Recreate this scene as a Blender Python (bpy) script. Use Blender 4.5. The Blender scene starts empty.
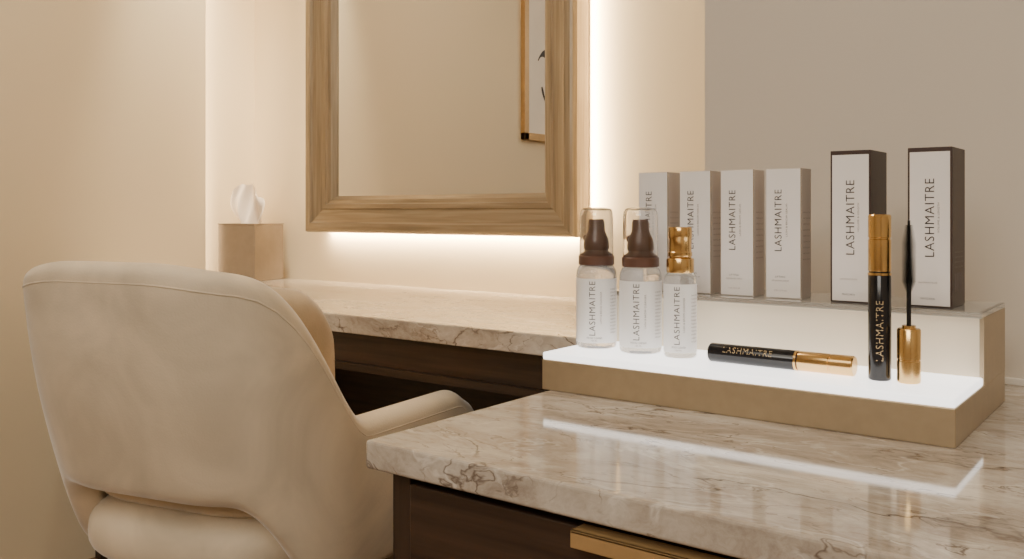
import bpy, bmesh, math, random
from mathutils import Vector, Matrix, Euler
random.seed(3)
D=bpy.data; C=bpy.context
def link(o): C.scene.collection.objects.link(o); return o

# ---------------- materials ----------------
def srgb(r,g,b):
    f=lambda c:(c/255/12.92) if c/255<=0.04045 else ((c/255+0.055)/1.055)**2.4
    return (f(r),f(g),f(b),1)
def mat(name,col,rough=.5,metal=0,bump=0,bscale=200,var=0,vscale=8,dist=0,**kw):
    m=D.materials.new(name); m.use_nodes=True
    nt=m.node_tree; p=nt.nodes['Principled BSDF']
    p.inputs['Base Color'].default_value=col
    p.inputs['Roughness'].default_value=rough
    p.inputs['Metallic'].default_value=metal
    for k,v in kw.items():
        p.inputs[k.replace('_',' ')].default_value=v
    tc=nt.nodes.new('ShaderNodeTexCoord')
    if var>0:
        n=nt.nodes.new('ShaderNodeTexNoise'); n.inputs['Scale'].default_value=vscale; n.inputs['Detail'].default_value=4; n.inputs['Distortion'].default_value=dist
        nt.links.new(tc.outputs['Object'],n.inputs['Vector'])
        r=nt.nodes.new('ShaderNodeValToRGB')
        r.color_ramp.elements[0].position=.35; r.color_ramp.elements[1].position=.65
        r.color_ramp.elements[0].color=tuple(c*(1-var) for c in col[:3])+(1,)
        r.color_ramp.elements[1].color=tuple(min(1,c*(1+var)) for c in col[:3])+(1,)
        nt.links.new(n.outputs['Fac'],r.inputs['Fac']); nt.links.new(r.outputs['Color'],p.inputs['Base Color'])
    if bump>0:
        n=nt.nodes.new('ShaderNodeTexNoise'); n.inputs['Scale'].default_value=bscale; n.inputs['Detail'].default_value=3
        nt.links.new(tc.outputs['Object'],n.inputs['Vector'])
        b=nt.nodes.new('ShaderNodeBump'); b.inputs['Strength'].default_value=bump; b.inputs['Distance'].default_value=.002
        nt.links.new(n.outputs['Fac'],b.inputs['Height']); nt.links.new(b.outputs['Normal'],p.inputs['Normal'])
    return m

def wood(name,c1,c2,rough=.5,uv=False,scale=(1,30,30),metal=0,bs=.25):
    m=D.materials.new(name); m.use_nodes=True; nt=m.node_tree; p=nt.nodes['Principled BSDF']
    p.inputs['Roughness'].default_value=rough; p.inputs['Metallic'].default_value=metal
    tc=nt.nodes.new('ShaderNodeTexCoord'); mp=nt.nodes.new('ShaderNodeMapping')
    mp.inputs['Scale'].default_value=scale
    nt.links.new(tc.outputs['UV' if uv else 'Object'],mp.inputs['Vector'])
    n=nt.nodes.new('ShaderNodeTexNoise'); n.inputs['Scale'].default_value=3; n.inputs['Detail'].default_value=7; n.inputs['Distortion'].default_value=.6
    nt.links.new(mp.outputs['Vector'],n.inputs['Vector'])
    r=nt.nodes.new('ShaderNodeValToRGB'); r.color_ramp.elements[0].position=.32; r.color_ramp.elements[1].position=.7
    r.color_ramp.elements[0].color=c1; r.color_ramp.elements[1].color=c2
    nt.links.new(n.outputs['Fac'],r.inputs['Fac']); nt.links.new(r.outputs['Color'],p.inputs['Base Color'])
    b=nt.nodes.new('ShaderNodeBump'); b.inputs['Strength'].default_value=bs; b.inputs['Distance'].default_value=.002
    nt.links.new(n.outputs['Fac'],b.inputs['Height']); nt.links.new(b.outputs['Normal'],p.inputs['Normal'])
    return m

def marble(name):
    m=D.materials.new(name); m.use_nodes=True; nt=m.node_tree; p=nt.nodes['Principled BSDF']; L=nt.links.new
    p.inputs['Roughness'].default_value=.07; p.inputs['IOR'].default_value=1.65
    tc=nt.nodes.new('ShaderNodeTexCoord'); mp=nt.nodes.new('ShaderNodeMapping')
    mp.inputs['Rotation'].default_value=(.2,.15,.3); mp.inputs['Scale'].default_value=(1.3,2.8,2.0)
    L(tc.outputs['Object'],mp.inputs['Vector'])
    w=nt.nodes.new('ShaderNodeTexNoise'); w.inputs['Scale'].default_value=3; w.inputs['Detail'].default_value=5
    L(mp.outputs['Vector'],w.inputs['Vector'])
    mx=nt.nodes.new('ShaderNodeMix'); mx.data_type='VECTOR'; mx.inputs['Factor'].default_value=.25
    L(mp.outputs['Vector'],mx.inputs[4]); L(w.outputs['Color'],mx.inputs[5])
    cl=nt.nodes.new('ShaderNodeTexNoise'); cl.inputs['Scale'].default_value=7; cl.inputs['Detail'].default_value=12; cl.inputs['Roughness'].default_value=.75
    L(mx.outputs[1],cl.inputs['Vector'])
    r=nt.nodes.new('ShaderNodeValToRGB'); e=r.color_ramp.elements
    e[0].position=.32; e[0].color=srgb(132,118,106); e[1].position=.66; e[1].color=srgb(220,212,200)
    x=e.new(.47); x.color=srgb(180,168,154)
    L(cl.outputs['Fac'],r.inputs['Fac'])
    prev=r.outputs['Color']
    for sc,wd,col,amt in ((3.0,.009,srgb(80,62,52),.9),(7.5,.016,srgb(238,232,222),.5),(6.5,.008,srgb(88,70,58),.8),(13,.012,srgb(104,88,76),.65)):
        v=nt.nodes.new('ShaderNodeTexNoise'); v.inputs['Scale'].default_value=sc; v.inputs['Detail'].default_value=6
        L(mx.outputs[1],v.inputs['Vector'])
        s=nt.nodes.new('ShaderNodeMath'); s.operation='SUBTRACT'; s.inputs[1].default_value=.5; L(v.outputs['Fac'],s.inputs[0])
        a=nt.nodes.new('ShaderNodeMath'); a.operation='ABSOLUTE'; L(s.outputs[0],a.inputs[0])
        mr=nt.nodes.new('ShaderNodeMapRange'); mr.inputs['From Min'].default_value=0; mr.inputs['From Max'].default_value=wd
        mr.inputs['To Min'].default_value=amt; mr.inputs['To Max'].default_value=0; L(a.outputs[0],mr.inputs['Value'])
        k=nt.nodes.new('ShaderNodeTexNoise'); k.inputs['Scale'].default_value=sc*1.3; L(mp.outputs['Vector'],k.inputs['Vector'])
        kk=nt.nodes.new('ShaderNodeMapRange'); kk.inputs['From Min'].default_value=.42; kk.inputs['From Max'].default_value=.55; L(k.outputs['Fac'],kk.inputs['Value'])
        mu=nt.nodes.new('ShaderNodeMath'); mu.operation='MULTIPLY'; L(mr.outputs[0],mu.inputs[0]); L(kk.outputs[0],mu.inputs[1])
        cm=nt.nodes.new('ShaderNodeMix'); cm.data_type='RGBA'; L(mu.outputs[0],cm.inputs['Factor']); L(prev,cm.inputs[6]); cm.inputs[7].default_value=col
        prev=cm.outputs[2]
    L(prev,p.inputs['Base Color'])
    return m

def emis(name,col,st,base=(.9,.9,.9,1),rough=.3):
    return mat(name,base,rough,Emission_Color=col,Emission_Strength=st)

M_wall=mat('wall_paint_cream',srgb(224,209,180),.85,bump=.08,bscale=120,var=.015,vscale=1.5)
M_grey=mat('wall_paint_taupe',srgb(214,204,190),.85,bump=.08,bscale=120,var=.015,vscale=1.5)
M_ceil=mat('ceiling_paint',srgb(230,224,214),.9,var=.01)
M_floor=wood('floor_oak',srgb(110,85,64),srgb(150,120,92),.45,scale=(1,14,14))
M_marble=marble('marble_taupe')
M_dark=wood('walnut_dark',srgb(42,30,23),srgb(68,50,38),.4,scale=(1.2,26,26))
M_darkv=wood('walnut_dark_vertical',srgb(40,29,22),srgb(66,49,38),.4,scale=(26,26,1.2))
M_frame=wood('frame_champagne_wood',srgb(142,127,106),srgb(174,159,135),.34,uv=True,scale=(1.2,30,1),metal=.45,bs=.06)
M_mirror=mat('mirror_glass',(.84,.84,.83,1),.01,1)
M_velvet=mat('velvet_cream',srgb(226,210,184),.9,bump=.25,bscale=300,var=.14,vscale=4.5,dist=1.2,Sheen_Weight=.8,Sheen_Roughness=.35)
M_velvet2=mat('velvet_inner_tan',srgb(204,182,150),.9,bump=.25,bscale=300,var=.18,vscale=9,Sheen_Weight=.5,Sheen_Roughness=.4)
M_brass=mat('brushed_brass',srgb(190,156,108),.4,.4,var=.05,vscale=60)
M_gold=mat('polished_gold',srgb(226,188,126),.2,1)
M_champ=mat('champagne_metal',srgb(178,160,132),.4,.55,var=.03,vscale=80)
M_black=mat('black_gloss_plastic',(.008,.008,.010,1),.14)
M_bristle=mat('bristle_black',(.01,.01,.01,1),.6)
M_brown=mat('brown_plastic',srgb(96,68,57),.28)
M_boxdark=mat('carton_dark_brown',srgb(60,43,38),.45,bump=.05)
M_boxwhite=mat('carton_white',srgb(232,226,222),.5)
M_boxside=mat('carton_white_side',srgb(200,188,178),.5)
M_silver=mat('foil_edge',srgb(215,205,196),.25,.9)
M_ink=mat('ink_dark',srgb(44,36,36),.5)
M_goldink=mat('gold_ink',srgb(190,168,130),.45,.3)
M_inkgrey=mat('ink_grey',srgb(120,108,102),.5)
M_label=mat('label_white',srgb(240,238,236),.3)
M_clear=mat('clear_plastic',(1,1,1,1),.03,Transmission_Weight=1,IOR=1.45)
M_acryl=mat('clear_acrylic',(.97,.98,.98,1),.04,Transmission_Weight=.9,IOR=1.35)
M_bottle=mat('milky_plastic',(.94,.94,.94,1),.06,Transmission_Weight=.8,IOR=1.3)
M_plate=emis('lit_acrylic_panel',(1,.97,.94,1),2.2)
M_riser=emis('frosted_riser',(1,.86,.66,1),.12,base=srgb(222,208,184),rough=.4)  # faint emission stands in for the panel's glow falling on the riser
M_tissue=mat('tissue_paper',srgb(238,226,212),.9,bump=.2,bscale=80)
M_tbox=mat('tissue_box_taupe',srgb(142,128,112),.5,.2,var=.05,vscale=30)
M_art=mat('art_paper',srgb(236,228,216),.8,var=.04,vscale=5)

# ---------------- mesh helpers ----------------
def mesh_obj(name,verts,faces,mats,smooth=False,parent=None):
    me=D.meshes.new(name); me.from_pydata([tuple(v) for v in verts],[],faces)
    bm=bmesh.new(); bm.from_mesh(me); bmesh.ops.recalc_face_normals(bm,faces=bm.faces); bm.to_mesh(me); bm.free()
    for m in (mats if isinstance(mats,list) else [mats]): me.materials.append(m)
    if smooth:
        for p in me.polygons: p.use_smooth=True
    o=D.objects.new(name,me); link(o)
    if parent: o.parent=parent
    return o
def empty(name,loc=(0,0,0),rot=(0,0,0)):
    e=D.objects.new(name,None); e.location=loc; e.rotation_euler=rot; e.empty_display_size=.05; return link(e)
def box(name,lo,hi,m,bev=0,parent=None,seg=2):
    bm=bmesh.new(); bmesh.ops.create_cube(bm,size=1)
    for v in bm.verts:
        v.co=Vector([lo[i]+(v.co[i]+.5)*(hi[i]-lo[i]) for i in range(3)])
    if bev>0: bmesh.ops.bevel(bm,geom=list(bm.edges),offset=bev,segments=seg,affect='EDGES',profile=.5)
    me=D.meshes.new(name); bm.to_mesh(me); bm.free(); me.materials.append(m)
    o=D.objects.new(name,me); link(o)
    if parent: o.parent=parent
    return o
def prism(name,poly,z0,z1,m,bev=0,parent=None):
    bm=bmesh.new(); vs=[bm.verts.new((x,y,z0)) for x,y in poly]; f=bm.faces.new(vs)
    r=bmesh.ops.extrude_face_region(bm,geom=[f])
    for v in r['geom']:
        if isinstance(v,bmesh.types.BMVert): v.co.z=z1
    bmesh.ops.recalc_face_normals(bm,faces=bm.faces)
    if bev>0: bmesh.ops.bevel(bm,geom=list(bm.edges),offset=bev,segments=3,affect='EDGES',profile=.5)
    me=D.meshes.new(name); bm.to_mesh(me); bm.free(); me.materials.append(m)
    o=D.objects.new(name,me); link(o)
    if parent: o.parent=parent
    return o
def lathe(name,prof,m,parent=None,segs=48,cx=0,cy=0,a0=None,a1=None):
    full=a0 is None
    n=segs if full else segs+1
    A0=0 if full else a0; A1=2*math.pi if full else a1
    verts=[];faces=[]
    for r,z in prof:
        for i in range(n):
            a=A0+(A1-A0)*i/segs
            verts.append((cx+r*math.cos(a),cy+r*math.sin(a),z))
    for j in range(len(prof)-1):
        for i in range(segs):
            i2=(i+1)%n if full else i+1
            faces.append((j*n+i,j*n+i2,(j+1)*n+i2,(j+1)*n+i))
    o=mesh_obj(name,verts,faces,m,False,parent)
    bm=bmesh.new(); bm.from_mesh(o.data); bmesh.ops.remove_doubles(bm,verts=bm.verts,dist=1e-6); bmesh.ops.recalc_face_normals(bm,faces=bm.faces) if full else None
    for f in bm.faces: f.smooth=True
    for e in bm.edges:
        if len(e.link_faces)==2 and e.calc_face_angle(0)>math.radians(38): e.smooth=False
    bm.to_mesh(o.data); bm.free()
    return o
_tc={}
def text_geo(s):
    if s in _tc: return _tc[s]
    cu=D.curves.new('tmp','FONT'); cu.body=s; cu.size=1; cu.resolution_u=3; cu.space_character=1.12; cu.offset=-.008
    o=D.objects.new('tmp',cu); link(o); C.view_layer.update()
    me=D.meshes.new_from_object(o.evaluated_get(C.evaluated_depsgraph_get()))
    vs=[v.co.copy() for v in me.vertices]; fs=[tuple(p.vertices) for p in me.polygons]
    D.objects.remove(o); D.curves.remove(cu); D.meshes.remove(me)
    x0=min(v.x for v in vs);x1=max(v.x for v in vs);y0=min(v.y for v in vs);y1=max(v.y for v in vs)
    vs=[((v.x-x0)/(x1-x0)-.5,(v.y-y0)/(y1-y0)-.5) for v in vs]
    _tc[s]=(vs,fs); return _tc[s]
def text(name,s,length,height,fn,m,parent):
    vs,fs=text_geo(s)
    me=D.meshes.new(name); me.from_pydata([fn(a*length,b*height) for a,b in vs],[],fs); me.materials.append(m)
    o=D.objects.new(name,me); link(o); o.parent=parent; return o
def cyl_fn(R,th,z0,vertical=True):
    if vertical: return lambda a,b:(R*math.cos(th-b/R),R*math.sin(th-b/R),z0+a)
    return lambda a,b:(R*math.cos(th+a/R),R*math.sin(th+a/R),z0+b)

# ---------------- room ----------------
box('wall_back',(-2.70,1.956,0),(-.56,2.06,2.6),M_wall)
box('wall_right_return',(-.56,1.19,0),(1.7,2.06,2.6),M_grey)
box('wall_left',(-2.70,-2.3,0),(-2.55,1.73,2.6),M_wall,.002)
box('wall_left_recess',(-2.70,1.73,0),(-2.60,1.956,2.6),M_wall)
box('wall_right',(1.6,-2.3,0),(1.7,1.19,2.6),M_grey)
box('wall_front',(-2.55,-2.3,0),(1.6,-2.2,2.6),M_grey)
box('floor',(-2.8,-2.4,-.1),(1.8,2.1,0),M_floor)
box('ceiling',(-2.8,-2.4,2.6),(1.8,2.1,2.7),M_ceil)
box('trim_1',(-.55,1.183,.80),(1.6,1.19,.808),M_ceil,.001)

# ---------------- low vanity ----------------
v=empty('vanity_table',(-1.5,1.6,0))
def W(o,e):   # world-coordinate geometry under an unrotated empty
    o.parent=e; o.matrix_parent_inverse=Matrix.Translation(e.location).inverted(); return o
W(prism('marble_top',[(-2.549,1.33),(-.562,1.33),(-.562,1.955),(-2.599,1.955),(-2.599,1.732),(-2.549,1.732)],.741,.78,M_marble,.003),v)
W(box('apron',(-2.52,1.365,.655),(-.60,1.385,.741),M_dark,.001),v)
W(box('apron_lip',(-2.52,1.358,.655),(-.60,1.366,.672),M_dark,.001),v)
W(box('side_panel_right',(-.60,1.36,0),(-.565,1.94,.741),M_darkv,.001),v)
W(box('side_panel_left',(-2.545,1.36,0),(-2.515,1.94,.741),M_darkv,.001),v)
W(box('modesty_panel',(-2.515,1.90,.1),(-.60,1.92,.741),M_dark,.001),v)

# ---------------- front counter ----------------
c=empty('counter_cabinet',(.4,.9,0))
W(box('marble_top',(-.584,.556,.775),(1.55,1.188,.80),M_marble,.003,None,3),c)
W(box('carcass',(-.565,.585,.0),(1.5,1.188,.775),M_darkv,.001),c)
W(box('stile',(-.566,.572,.0),(-.545,.586,.773),M_darkv,.001),c)
W(box('drawer_front',(-.542,.568,.56),(.10,.586,.766),M_dark,.0015),c)
W(box('drawer_front_low',(-.542,.568,.30),(.10,.586,.555),M_dark,.0015),c)
W(box('drawer_front_right',(.104,.568,.56),(.75,.586,.766),M_dark,.0015),c)
W(box('edge_pull_top',(-.368,.555,.7645),(-.12,.574,.7670),M_brass,.0008),c)
W(box('edge_pull_lip',(-.368,.555,.754),(-.12,.558,.7670),M_brass,.0008),c)

# ---------------- mirror ----------------
mi=empty('wall_mirror',(-1.72,1.90,1.5))
X0,X1,Z0,Z1=-2.235,-1.228,.937,2.15
prof=[(0.002,1.940),(0,1.884),(.004,1.870),(.010,1.866),(.028,1.866),(.033,1.873),(.038,1.875),(.070,1.882),(.074,1.878),(.086,1.879),(.090,1.887),(.100,1.890),(.112,1.905),(.112,1.918)]
verts=[];faces=[];uvs=[]
n=len(prof); plen=[0]
for i in range(1,n): plen.append(plen[-1]+math.dist(prof[i],prof[i-1]))
def corner(k,w):
    return [(X0+w,Z0+w),(X1-w,Z0+w),(X1-w,Z1-w),(X0+w,Z1-w)][k%4]
for k in range(4):
    for w,y in prof:
        x,z=corner(k,w); verts.append((x,y,z))
for k in range(4):
    k2=(k+1)%4
    for i in range(n-1):
        faces.append((k*n+i,k2*n+i,k2*n+i+1,k*n+i+1))
        L0=k*3.3
        ln=(X1-X0) if k%2==0 else (Z1-Z0)
        uvs.append([(L0,plen[i]),(L0+ln,plen[i]),(L0+ln,plen[i+1]),(L0,plen[i+1])])
me=D.meshes.new('frame'); me.from_pydata(verts,[],faces); me.materials.append(M_frame)
ul=me.uv_layers.new(name='UVMap')
for p,u in zip(me.polygons,uvs):
    for li,uvc in zip(p.loop_indices,u): ul.data[li].uv=uvc
o=D.objects.new('frame',me); link(o); W(o,mi)
W(box('glass',(X0+.105,1.906,Z0+.105),(X1-.105,1.910,Z1-.105),M_mirror),mi)
W(box('backing',(X0+.006,1.911,Z0+.006),(X1-.006,1.936,Z1-.006),M_ceil),mi)
W(box('standoff',(X0+.2,1.936,1.2),(X1-.2,1.956,1.9),M_boxdark),mi)
def area(name,loc,dirv,sx,sy,e,col,spread=None):
    l=D.lights.new(name,'AREA'); l.shape='RECTANGLE'; l.size=sx; l.size_y=sy; l.energy=e; l.color=col
    if spread: l.spread=spread
    o=D.objects.new(name,l); o.location=loc; o.rotation_euler=Vector(dirv).to_track_quat('-Z','Y').to_euler(); link(o); return o
warm=(1,.74,.44)
def strip(name,p0,p1,dirv,e,w=.012):
    p0=Vector(p0);p1=Vector(p1); d=Vector(dirv).normalized(); x=(p1-p0).normalized(); z=-d; y=z.cross(x)
    l=D.lights.new(name,'AREA'); l.shape='RECTANGLE'; l.size=(p1-p0).length; l.size_y=w; l.energy=e; l.color=warm
    o=D.objects.new(name,l); m=Matrix((x,y,z)).transposed().to_4x4(); m.translation=(p0+p1)/2; o.matrix_world=m; link(o); return o
yl=1.942
strip('mirror_led_bottom',(X0+.03,yl,Z0+.006),(X1-.03,yl,Z0+.006),(0,.12,-.9),9,.006)
strip('mirror_led_right',(X1-.006,yl,Z0+.03),(X1-.006,yl,Z1-.03),(.9,.12,0),15,.006)
strip('mirror_led_left',(X0+.006,yl,Z0+.03),(X0+.006,yl,Z1-.03),(-.9,.12,0),4.5,.006)
strip('mirror_led_top',(X0+.03,yl,Z1-.006),(X1-.03,yl,Z1-.006),(0,.12,.9),5,.006)

# ---------------- artwork on left wall ----------------
a=empty('framed_artwork',(-2.55,.1,1.75))
AY0,AY1,AZ0,AZ1=-.2,.385,1.34,2.2
for nm,lo,hi in (('frame_bottom',(AY0,AZ0),(AY1,AZ0+.035)),('frame_top',(AY0,AZ1-.035),(AY1,AZ1)),('frame_near',(AY0,AZ0),(AY0+.035,AZ1)),('frame_far',(AY1-.035,AZ0),(AY1,AZ1))):
    W(box(nm,(-2.549,lo[0],lo[1]),(-2.525,hi[0],hi[1]),M_brass,.002),a)
W(box('paper',(-2.549,AY0+.03,AZ0+.03),(-2.535,AY1-.03,AZ1-.03),M_art),a)
vs=[];fs=[]
N=40
for i in range(N+1):
    t=i/N*5.2+.5; rr=.10+.015*math.sin(3*t); w=.026*(math.sin(i/N*math.pi)+.15)*(1+.4*math.sin(7*t))
    for s in (-1,1):
        vs.append((-2.534,.165+(rr+s*w)*math.cos(t),1.66+1.2*(rr+s*w)*math.sin(t)))
    if i: fs.append((2*i-2,2*i-1,2*i+1,2*i))
W(mesh_obj('ink_stroke',vs,fs,M_ink),a)

# ---------------- tissue box ----------------
t=empty('tissue_box',(-2.385,1.795,.78),(0,0,math.radians(10)))
w_,d_,h_=.158,.135,.183
box('body',(-w_,0,0),(0,d_,h_-.004),M_tbox,.003,t)
box('lid_front',(-w_-.0005,-.0005,h_-.004),(.0005,.045,h_),M_tbox,.001,t)
box('lid_rear',(-w_-.0005,.090,h_-.004),(.0005,d_+.0005,h_),M_tbox,.001,t)
box('lid_left',(-w_-.0005,.045,h_-.004),(-w_+.035,.090,h_),M_tbox,.001,t)
box('lid_right',(-.035,.045,h_-.004),(.0005,.090,h_),M_tbox,.001,t)
vs=[];fs=[];NU,NV=40,20
for j in range(NV+1):
    vv=j/NV
    for i in range(NU+1):
        u=i/NU*2-1
        wd=.040+.036*math.sin(vv*2.3)
        top=.140*(1-.38*abs(u+.15)**1.6)+.007*math.sin(u*8)
        vs.append((-w_/2+.004+u*wd-.012*vv, d_/2+.022*math.sin(u*4.0+vv*2.0)*(1-.4*vv)+.006*math.sin(u*13-vv*4), h_-.006+vv*top))
for j in range(NV):
    for i in range(NU):
        k=j*(NU+1)+i; fs.append((k,k+1,k+NU+2,k+NU+1))
mesh_obj('tissue',vs,fs,M_tissue,True,t)

# ---------------- display stand ----------------
s=empty('display_stand',(-.377,.93,.80))
SX0,SX1=-.592,-.1645
SY0,SY1,SR=.836,1.078,.962
pl=.834; pt=.842
W(box('base',(SX0,SY0,.80),(SX1,SY1,pl),M_champ,.0012),s)
def yz_prism(name,poly,x0,x1,m):
    vs=[(x0,y,z) for y,z in poly]+[(x1,y,z) for y,z in poly]; k=len(poly)
    fs=[tuple(range(k)),tuple(range(k,2*k))]+[(i,(i+1)%k,(i+1)%k+k,i+k) for i in range(k)]
    return mesh_obj(name,vs,fs,m)
W(yz_prism('end_cheek_right',[(SR,pl),(SY1,pl),(SY1,.899),(SR,.899)],SX1-.004,SX1,M_champ),s)
W(yz_prism('end_cheek_left',[(SR,pl),(SY1,pl),(SY1,.899),(SR,.899)],SX0,SX0+.004,M_champ),s)
W(box('lit_panel',(SX0+.0005,SY0+.0005,pl),(SX1-.0005,SR-.002,pt),M_plate,.0015),s)
W(box('riser_front',(SX0+.004,SR,pl),(SX1-.004,SR+.004,.899),M_riser),s)
W(box('riser_body',(SX0+.004,SR+.004,pl),(SX1-.004,SY1,.8985),M_riser),s)
W(box('acrylic_shelf',(SX0,.951,.899),(SX1,SY1,.9045),M_acryl,.0008),s)
zs=.9047
# ---------------- cartons ----------------
BR="LASHMAITRE"
def small_carton(x,y=.979):
    e=empty('cosmetic_carton',(x,y,zs)); w,d,h=.040,.032,.1435
    box('carton',(0,0,0),(w,d,h),M_boxside,.0006,e)
    box('front_panel',(.0007,-.0004,.0007),(w-.0007,.0006,h-.0007),M_boxwhite,.0002,e)
    f=-.0008
    text('brand_text',BR,.068,.0080,lambda a,b:(w*.36-b,f,h*.60+a),M_ink,e)
    text('small_text_vertical','LASH & BROW SERUM',.036,.0020,lambda a,b:(w*.60-b,f,h*.60+a),M_inkgrey,e)
    text('small_text_1','LIFTING',.011,.0020,lambda a,b:(w*.42+a,f,h*.165+b),M_ink,e)
    text('small_text_2','NOURISHING SERUM',.019,.0017,lambda a,b:(w*.42+a,f,h*.135+b),M_inkgrey,e)
    text('small_text_3','15 ML  0.5 FL OZ',.014,.0014,lambda a,b:(w*.42+a,f,h*.06+b),M_inkgrey,e)
    for i in range(9):
        zz=h*(.30+.045*i)
        text('side_text_%d'%i,'INGREDIENTS AQUA GLYCERIN',d*.65,.0018,lambda a,b,zz=zz:(w+.0003,d/2+a,zz+b),M_inkgrey,e)
    box('silver_edge',(w-.0007,-.0006,.0005),(w+.0003,.0006,h),M_silver,0,e)
    return e
for x in (-.5484,-.4930,-.441,-.387): small_carton(x)
def tall_carton(x,y=.973):
    e=empty('mascara_carton',(x,y,zs)); w,d,h=.0415,.060,.160
    box('carton',(0,0,0),(w,d,h),M_boxdark,.0006,e)
    box('front_panel',(.0020,-.0004,.0018),(w-.0020,.0006,h-.0045),M_boxwhite,.0002,e)
    f=-.0008
    text('brand_text',BR,.078,.0088,lambda a,b:(w*.50-b,f,h*.56+a),M_ink,e)
    text('small_text_vertical','VOLUME & LENGTH',.030,.0018,lambda a,b:(w*.70-b,f,h*.56+a),M_inkgrey,e)
    text('small_text_1','MASCARA',.013,.0020,lambda a,b:(w*.46+a,f,h*.055+b),M_ink,e)
    text('small_text_2','LENGTHENING BLACK',.018,.0015,lambda a,b:(w*.46+a,f,h*.155+b),M_inkgrey,e)
    for i in range(12):
        box('barcode_%d'%i,(w+.0001,.010+.003*i,.016),(w+.0004,.010+.003*i+random.choice([.0008,.0015]),.034),M_inkgrey,0,e)
    for i in range(4):
        text('side_text_%d'%i,'INGREDIENTS AQUA CERA ALBA',d*.7,.0018,lambda a,b,i=i:(w+.0003,d/2+a,.040+.005*i+b),M_inkgrey,e)
    return e
tall_carton(-.3135); tall_carton(-.2360)

# ---------------- bottles ----------------
def facing(x,y): return math.atan2(-y,-x)
def labels(e,R,th,z0,z1,k=1):
    R2=R+.0003
    lathe('label',[(R2,z0),(R2,z1)],M_label,e,48,a0=th-2.0,a1=th+2.0)
    R3=R+.0006; zc=(z0+z1)/2
    text('brand_text',BR,(z1-z0)*.84,.0072*k,cyl_fn(R3,th-.20,zc+.003),M_ink,e)
    text('small_text_vertical','LASH & BROW CLEANSER',(z1-z0)*.5,.0020,cyl_fn(R3,th+.22,zc+.004),M_inkgrey,e)
    text('small_text_1','MOUSSE CLEANSER',.018*k,.0020,cyl_fn(R3,th-.1,z0+.006,False),M_ink,e)
    text('small_text_2','100 ML',.007,.0015,cyl_fn(R3,th-.1,z0+.0028,False),M_inkgrey,e)
    for i in range(14):
        text('label_line_%d'%i,'INGREDIENTS',.011*k,.0016,cyl_fn(R3,th+.95,z0+.012+i*(z1-z0)*.052,False),M_inkgrey,e)
def foamer(x,y):
    e=empty('foam_pump_bottle',(x,y,pt)); R=.0236; th=facing(x,y)
    lathe('bottle',[(0,0),(.0205,0),(.0225,.001),(R,.0035),(R,.086),(.0228,.090),(.0205,.0945),(.0175,.0965),(.0170,.0985),(0,.0985)],M_bottle,e)
    labels(e,R,th,.007,.081)
    lathe('collar',[(.0150,.096),(.0205,.0963),(.0210,.0975),(.0210,.1065),(.0200,.1075),(.0190,.1090),(.0145,.1120),(.0135,.1150),(0,.1150)],M_brown,e)
    lathe('pump_head',[(0,.1140),(.0140,.1140),(.0150,.1155),(.0150,.121),(.0140,.127),(.0115,.1325),(.0100,.136),(.0095,.146),(.0085,.1495),(.0,.1500)],M_brown,e)
    vs=[];fs=[];n=14
    L=[(.004,.0055,.0050),(.0115,.0050,.0048),(.0160,.0040,.0040),(.0172,.0030,.0032)]
    for xx,ry,rz in L:
        for i in range(n):
            aa=2*math.pi*i/n; vs.append((-xx,ry*math.cos(aa),.1290-.1*xx+rz*math.sin(aa)))
    for j in range(len(L)-1):
        for i in range(n): fs.append((j*n+i,j*n+(i+1)%n,(j+1)*n+(i+1)%n,(j+1)*n+i))
    fs.append(tuple(range((len(L)-1)*n,len(L)*n)))
    mesh_obj('nozzle',vs,fs,M_brown,True,e)
    lathe('overcap',[(.0190,.1078),(.0199,.1078),(.0196,.152),(.0188,.1585),(.0165,.1618),(.0100,.1632),(0,.1635),(0,.1624),(.0098,.1621),(.0160,.1606),(.0179,.1580),(.0187,.152),(.0190,.1078)],M_clear,e)
foamer(-.5655,.909); foamer(-.5050,.906)
def spray(x,y):
    e=empty('serum_spray_bottle',(x,y,pt)); R=.0178; th=facing(x,y)
    lathe('bottle',[(0,0),(.0160,0),(.0172,.001),(R,.003),(R,.084),(.0172,.088),(.0150,.0910),(.0125,.0925),(0,.0925)],M_bottle,e)
    labels(e,R,th,.006,.080,.85)
    lathe('collar',[(0,.0915),(.0135,.0915),(.0146,.0920),(.0150,.0930),(.0150,.1060),(.0142,.1075),(.0130,.1078),(.0120,.1085),(.0120,.1100),(0,.11)],M_gold,e)
    lathe('cap',[(0,.1095),(.0126,.1095),(.0130,.1105),(.0130,.1140),(.0122,.1148),(.0122,.1290),(.0127,.1298),(.0127,.1400),(.0118,.1415),(0,.1418)],M_gold,e)
spray(-.4540,.903)

# ---------------- mascaras ----------------
def mascara(loc,rot,th,L=.156,cap=.054,R=.0103):
    e=empty('mascara_tube',loc,rot); b=L-cap
    lathe('tube',[(0,0),(R-.0012,0),(R-.0003,.0008),(R,.002),(R,b-.004),(R-.0006,b-.003),(R-.0006,b)],M_black,e)
    lathe('gold_band',[(R-.0004,b-.0035),(R+.0003,b-.0033),(R+.0003,b-.0012),(R-.0008,b-.0008),(R-.0008,b)],M_gold,e)
    lathe('cap',[(R-.001,b),(R-.0002,b+.0004),(R,b+.0012),(R,b+.030),(R-.0006,b+.0305),(R-.0006,b+.0317),(R,b+.0322),(R,L-.0015),(R-.001,L-.0003),(0,L)],M_gold,e)
    text('brand_text',BR,b*.55,.0066,cyl_fn(R+.0003,th,b*.46),M_goldink,e)
    return e
mascara((-.241,.891,pt),(0,0,0),facing(-.241,.895))
mascara((-.4125,.891,pt+.0101),(0,math.pi/2,0),math.radians(-122),L=.149,R=.0099)
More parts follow.
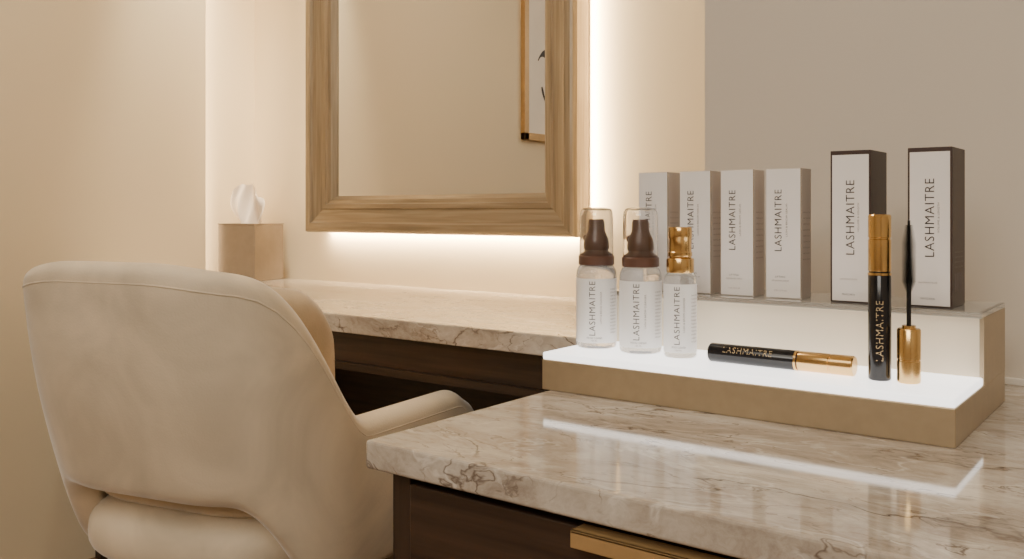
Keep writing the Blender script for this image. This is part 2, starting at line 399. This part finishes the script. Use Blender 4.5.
e=empty('mascara_wand',(-.2152,.8917,pt)); R=.0104
lathe('cap',[(0,0),(R-.001,0),(R,.0012),(R,.020),(R-.0005,.0205),(R-.0005,.0215),(R,.022),(R,.049),(R-.001,.0503),(.006,.0505),(.006,.053),(0,.053)],M_gold,e)
lathe('rod',[(.0021,.052),(.0021,.088),(.0016,.092),(.0012,.150),(0,.151)],M_black,e,16)
vs=[];fs=[]
nb=70
for j in range(nb):
    z=.084+j*.062/nb; rr=.0066*(min(1,(j+8)/18))*(1-.45*max(0,(j-50)/20)); 
    for i in range(16):
        aa=2*math.pi*i/16+j*.37; k=len(vs); ca,sa=math.cos(aa),math.sin(aa); wv=.00045
        vs+= [(.0008*ca-wv*sa,.0008*sa+wv*ca,z),(.0008*ca+wv*sa,.0008*sa-wv*ca,z),(rr*ca,rr*sa,z+.0006),(.0008*ca,.0008*sa,z+.0009)]
        fs+= [(k,k+1,k+2),(k,k+2,k+3),(k+1,k+3,k+2)]
mesh_obj('brush',vs,fs,M_bristle,False,e)

# ---------------- chair ----------------
ch=empty('upholstered_armchair',(-1.415,1.075,0),(0,0,math.radians(14)))
A,B,YF,RC=.25,.25,.25,.17
def path(l):
    sgn=1 if l>=0 else -1; l=abs(l)
    s1=A-RC
    if l<=s1: p=(l,-B); nrm=(0,-1)
    elif l<=s1+RC*math.pi/2:
        aa=(l-s1)/RC; p=(s1+RC*math.sin(aa),-B+RC-RC*math.cos(aa)); nrm=(math.sin(aa),-math.cos(aa))
    else:
        q=l-s1-RC*math.pi/2; p=(A+.12*q,-B+RC+q); nrm=(1,0)
    return Vector((p[0]*sgn,p[1],0)),Vector((nrm[0]*sgn,nrm[1],0))
LT=(A-RC)+RC*math.pi/2+(YF+B-RC)
def ss(a,b,x):
    x=max(0,min(1,(x-a)/(b-a))); return x*x*(3-2*x)
def ztop(l): l=abs(l); return .925-.02*ss(.08,.2,l)-.250*ss(.17,.35,l)-.03*ss(LT-.06,LT,l)
def zbot(l): l=abs(l); return .540-.16*ss(.15,.29,l)
def lean(l): l=abs(l); return .095-.065*ss(.12,.36,l)
def shell_section(l,th,off=0,zt=None,zb=None,nseg=9):
    p,nn=path(l); zt=ztop(l) if zt is None else zt; zb=zbot(l) if zb is None else zb
    r=th/2; out=[]
    def P(h,o):
        k=lean(l)*((h-.42)/.48)
        bulge=.012*math.sin(max(0,min(1,(h-zb)/(zt-zb)))*math.pi)
        return p+nn*(k+o+off+(bulge if o>0 else -bulge*.3))+Vector((0,0,h))
    for i in range(nseg+1): out.append(P(zb+r+(zt-zb-2*r)*i/nseg, r))
    for i in range(1,6):
        aa=math.pi*i/6; out.append(P(zt-r+r*math.sin(aa), r*math.cos(aa)))
    for i in range(nseg+1): out.append(P(zt-r-(zt-zb-2*r)*i/nseg, -r))
    for i in range(1,6):
        aa=math.pi*i/6; out.append(P(zb+r-r*math.sin(aa), -r*math.cos(aa)))
    return out
def sweep(name,secs,m):
    vs=[];fs=[];k=len(secs[0])
    for q in secs: vs+=q
    for j in range(len(secs)-1):
        for i in range(k): fs.append((j*k+i,j*k+(i+1)%k,(j+1)*k+(i+1)%k,(j+1)*k+i))
    for base in (0,len(secs)-1):
        cidx=len(vs); vs.append(sum(secs[base],Vector())/k)
        for i in range(k): fs.append((base*k+i,base*k+(i+1)%k,cidx))
    o=mesh_obj(name,vs,fs,m,True,ch); md=o.modifiers.new('sub','SUBSURF'); md.levels=1; md.render_levels=2
    return o
NS=72; secs=[]
for i in range(NS+1):
    l=-LT+2*LT*i/NS; secs.append(shell_section(l,.055))
def shrink(q,f,push):
    cc=sum(q,Vector())/len(q); return [cc+(x-cc)*f+push for x in q]
secs=[shrink(secs[0],.8,Vector((0,.022,0)))]+secs+[shrink(secs[-1],.8,Vector((0,.022,0)))]
sweep('back_shell',secs,M_velvet)
secs=[]
for i in range(41):
    l=-.33+.66*i/40; th=.085*(.35+.65*math.sqrt(max(0,1-(abs(l)/.335)**4)))
    secs.append(shell_section(l,th,off=-.062,zt=ztop(abs(l)*.72)-.03,zb=.50))
sweep('inner_cushion',secs,M_velvet2)
def tube(name,pts,r,m):
    cu=D.curves.new(name,'CURVE'); cu.dimensions='3D'; cu.bevel_depth=r; cu.bevel_resolution=2
    sp=cu.splines.new('POLY'); sp.points.add(len(pts)-1)
    for a_,b_ in zip(sp.points,pts): a_.co=(*b_,1)
    cu.materials.append(m); o=D.objects.new(name,cu); link(o); o.parent=ch; return o
pts=[]
for i in range(81):
    l=-LT+2*LT*i/80; zt=ztop(l); p,nn=path(l); h=zt-.032
    zb=zbot(l); k=lean(l)*((h-.42)/.48); bl=.012*math.sin((h-zb)/(zt-zb)*math.pi)
    pts.append(p+nn*(k+.0262+bl)+Vector((0,0,h)))
tube('piping',pts,.0016,M_velvet)
def superbox(name,cx,cy,cz,sx,sy,sz,e1,m):
    vs=[];fs=[];nu,nv=48,20
    f=lambda w,p: math.copysign(abs(w)**p,w)
    for j in range(nv+1):
        ph=-math.pi/2+math.pi*j/nv
        for i in range(nu):
            th=2*math.pi*i/nu
            vs.append((cx+sx*f(math.cos(ph),e1)*f(math.cos(th),.55),cy+sy*f(math.cos(ph),e1)*f(math.sin(th),.55),cz+sz*f(math.sin(ph),.7)))
    for j in range(nv):
        for i in range(nu): fs.append((j*nu+i,j*nu+(i+1)%nu,(j+1)*nu+(i+1)%nu,(j+1)*nu+i))
    o=mesh_obj(name,vs,fs,m,True,ch)
    bm=bmesh.new(); bm.from_mesh(o.data); bmesh.ops.remove_doubles(bm,verts=bm.verts,dist=1e-5); bm.to_mesh(o.data); bm.free(); return o
superbox('seat_cushion',0,.0,.455,.222,.275,.062,.45,M_velvet)
superbox('seat_base',0,.0,.40,.22,.23,.03,.3,M_velvet)
lathe('column',[(0,.05),(.03,.05),(.03,.08),(.024,.10),(.024,.36),(.07,.38),(.07,.385),(0,.385)],M_brass,ch)
for i in range(5):
    aa=2*math.pi*i/5+.3
    vs=[];fs=[]
    for rr,w,z0_,z1_ in ((.015,.022,.05,.09),(.15,.018,.045,.075),(.28,.013,.03,.05)):
        for sx,zz in ((-1,z0_),(1,z0_),(1,z1_),(-1,z1_)):
            vs.append((rr*math.cos(aa)-sx*w*math.sin(aa),rr*math.sin(aa)+sx*w*math.cos(aa),zz))
    for j in range(2):
        for k in range(4): fs.append((j*4+k,j*4+(k+1)%4,j*4+4+(k+1)%4,j*4+4+k))
    fs+=[(0,1,2,3),(8,9,10,11)]
    mesh_obj('spoke_%d'%i,vs,fs,M_brass,False,ch)
    lathe('foot_%d'%i,[(0,0),(.016,0),(.018,.004),(.018,.026),(.010,.032),(0,.032)],M_boxdark,ch,20,cx=.27*math.cos(aa),cy=.27*math.sin(aa))

# ---------------- lights ----------------
area('ceiling_light_main',(-.3,-.4,2.55),(0,.25,-1),1.6,1.6,26,(1,.92,.78))
area('fill_light_rear',(.2,-1.7,2.3),(-.15,1,-.55),1.6,.8,29,(1,.94,.84))  # unseen fill panel, added behind the camera to brighten the carton fronts
area('ceiling_light_vanity',(-1.6,1.1,2.56),(0,0,-1),.6,.4,12,(1,.87,.68))
def spot(name,loc,tgt,e,col,ang,blend=.8,sz=.05):
    l=D.lights.new(name,'SPOT'); l.energy=e; l.color=col; l.spot_size=math.radians(ang); l.spot_blend=blend; l.shadow_soft_size=sz
    o=D.objects.new(name,l); o.location=loc; o.rotation_euler=(Vector(tgt)-Vector(loc)).to_track_quat('-Z','Y').to_euler(); link(o)
spot('downlight_corner',(-2.34,1.60,2.55),(-2.56,1.70,1.1),190,(1,.84,.60),38,1)
strip('cove_led_corner',(-2.563,1.736,.79),(-2.563,1.736,2.55),(-.5,1,0),2.4,.01)
w=D.worlds.new('world'); C.scene.world=w; w.use_nodes=True
w.node_tree.nodes['Background'].inputs[0].default_value=(1,.9,.8,1); w.node_tree.nodes['Background'].inputs[1].default_value=.05

# ---------------- camera ----------------
cd=D.cameras.new('camera'); cam=D.objects.new('camera',cd); link(cam)
cam.location=(0,0,1.0); cam.rotation_euler=(math.pi/2,0,math.radians(37.2))
cd.sensor_width=36; cd.lens=907/1024*36; cd.shift_y=-67.5/1024; cd.clip_start=.01
C.scene.camera=cam
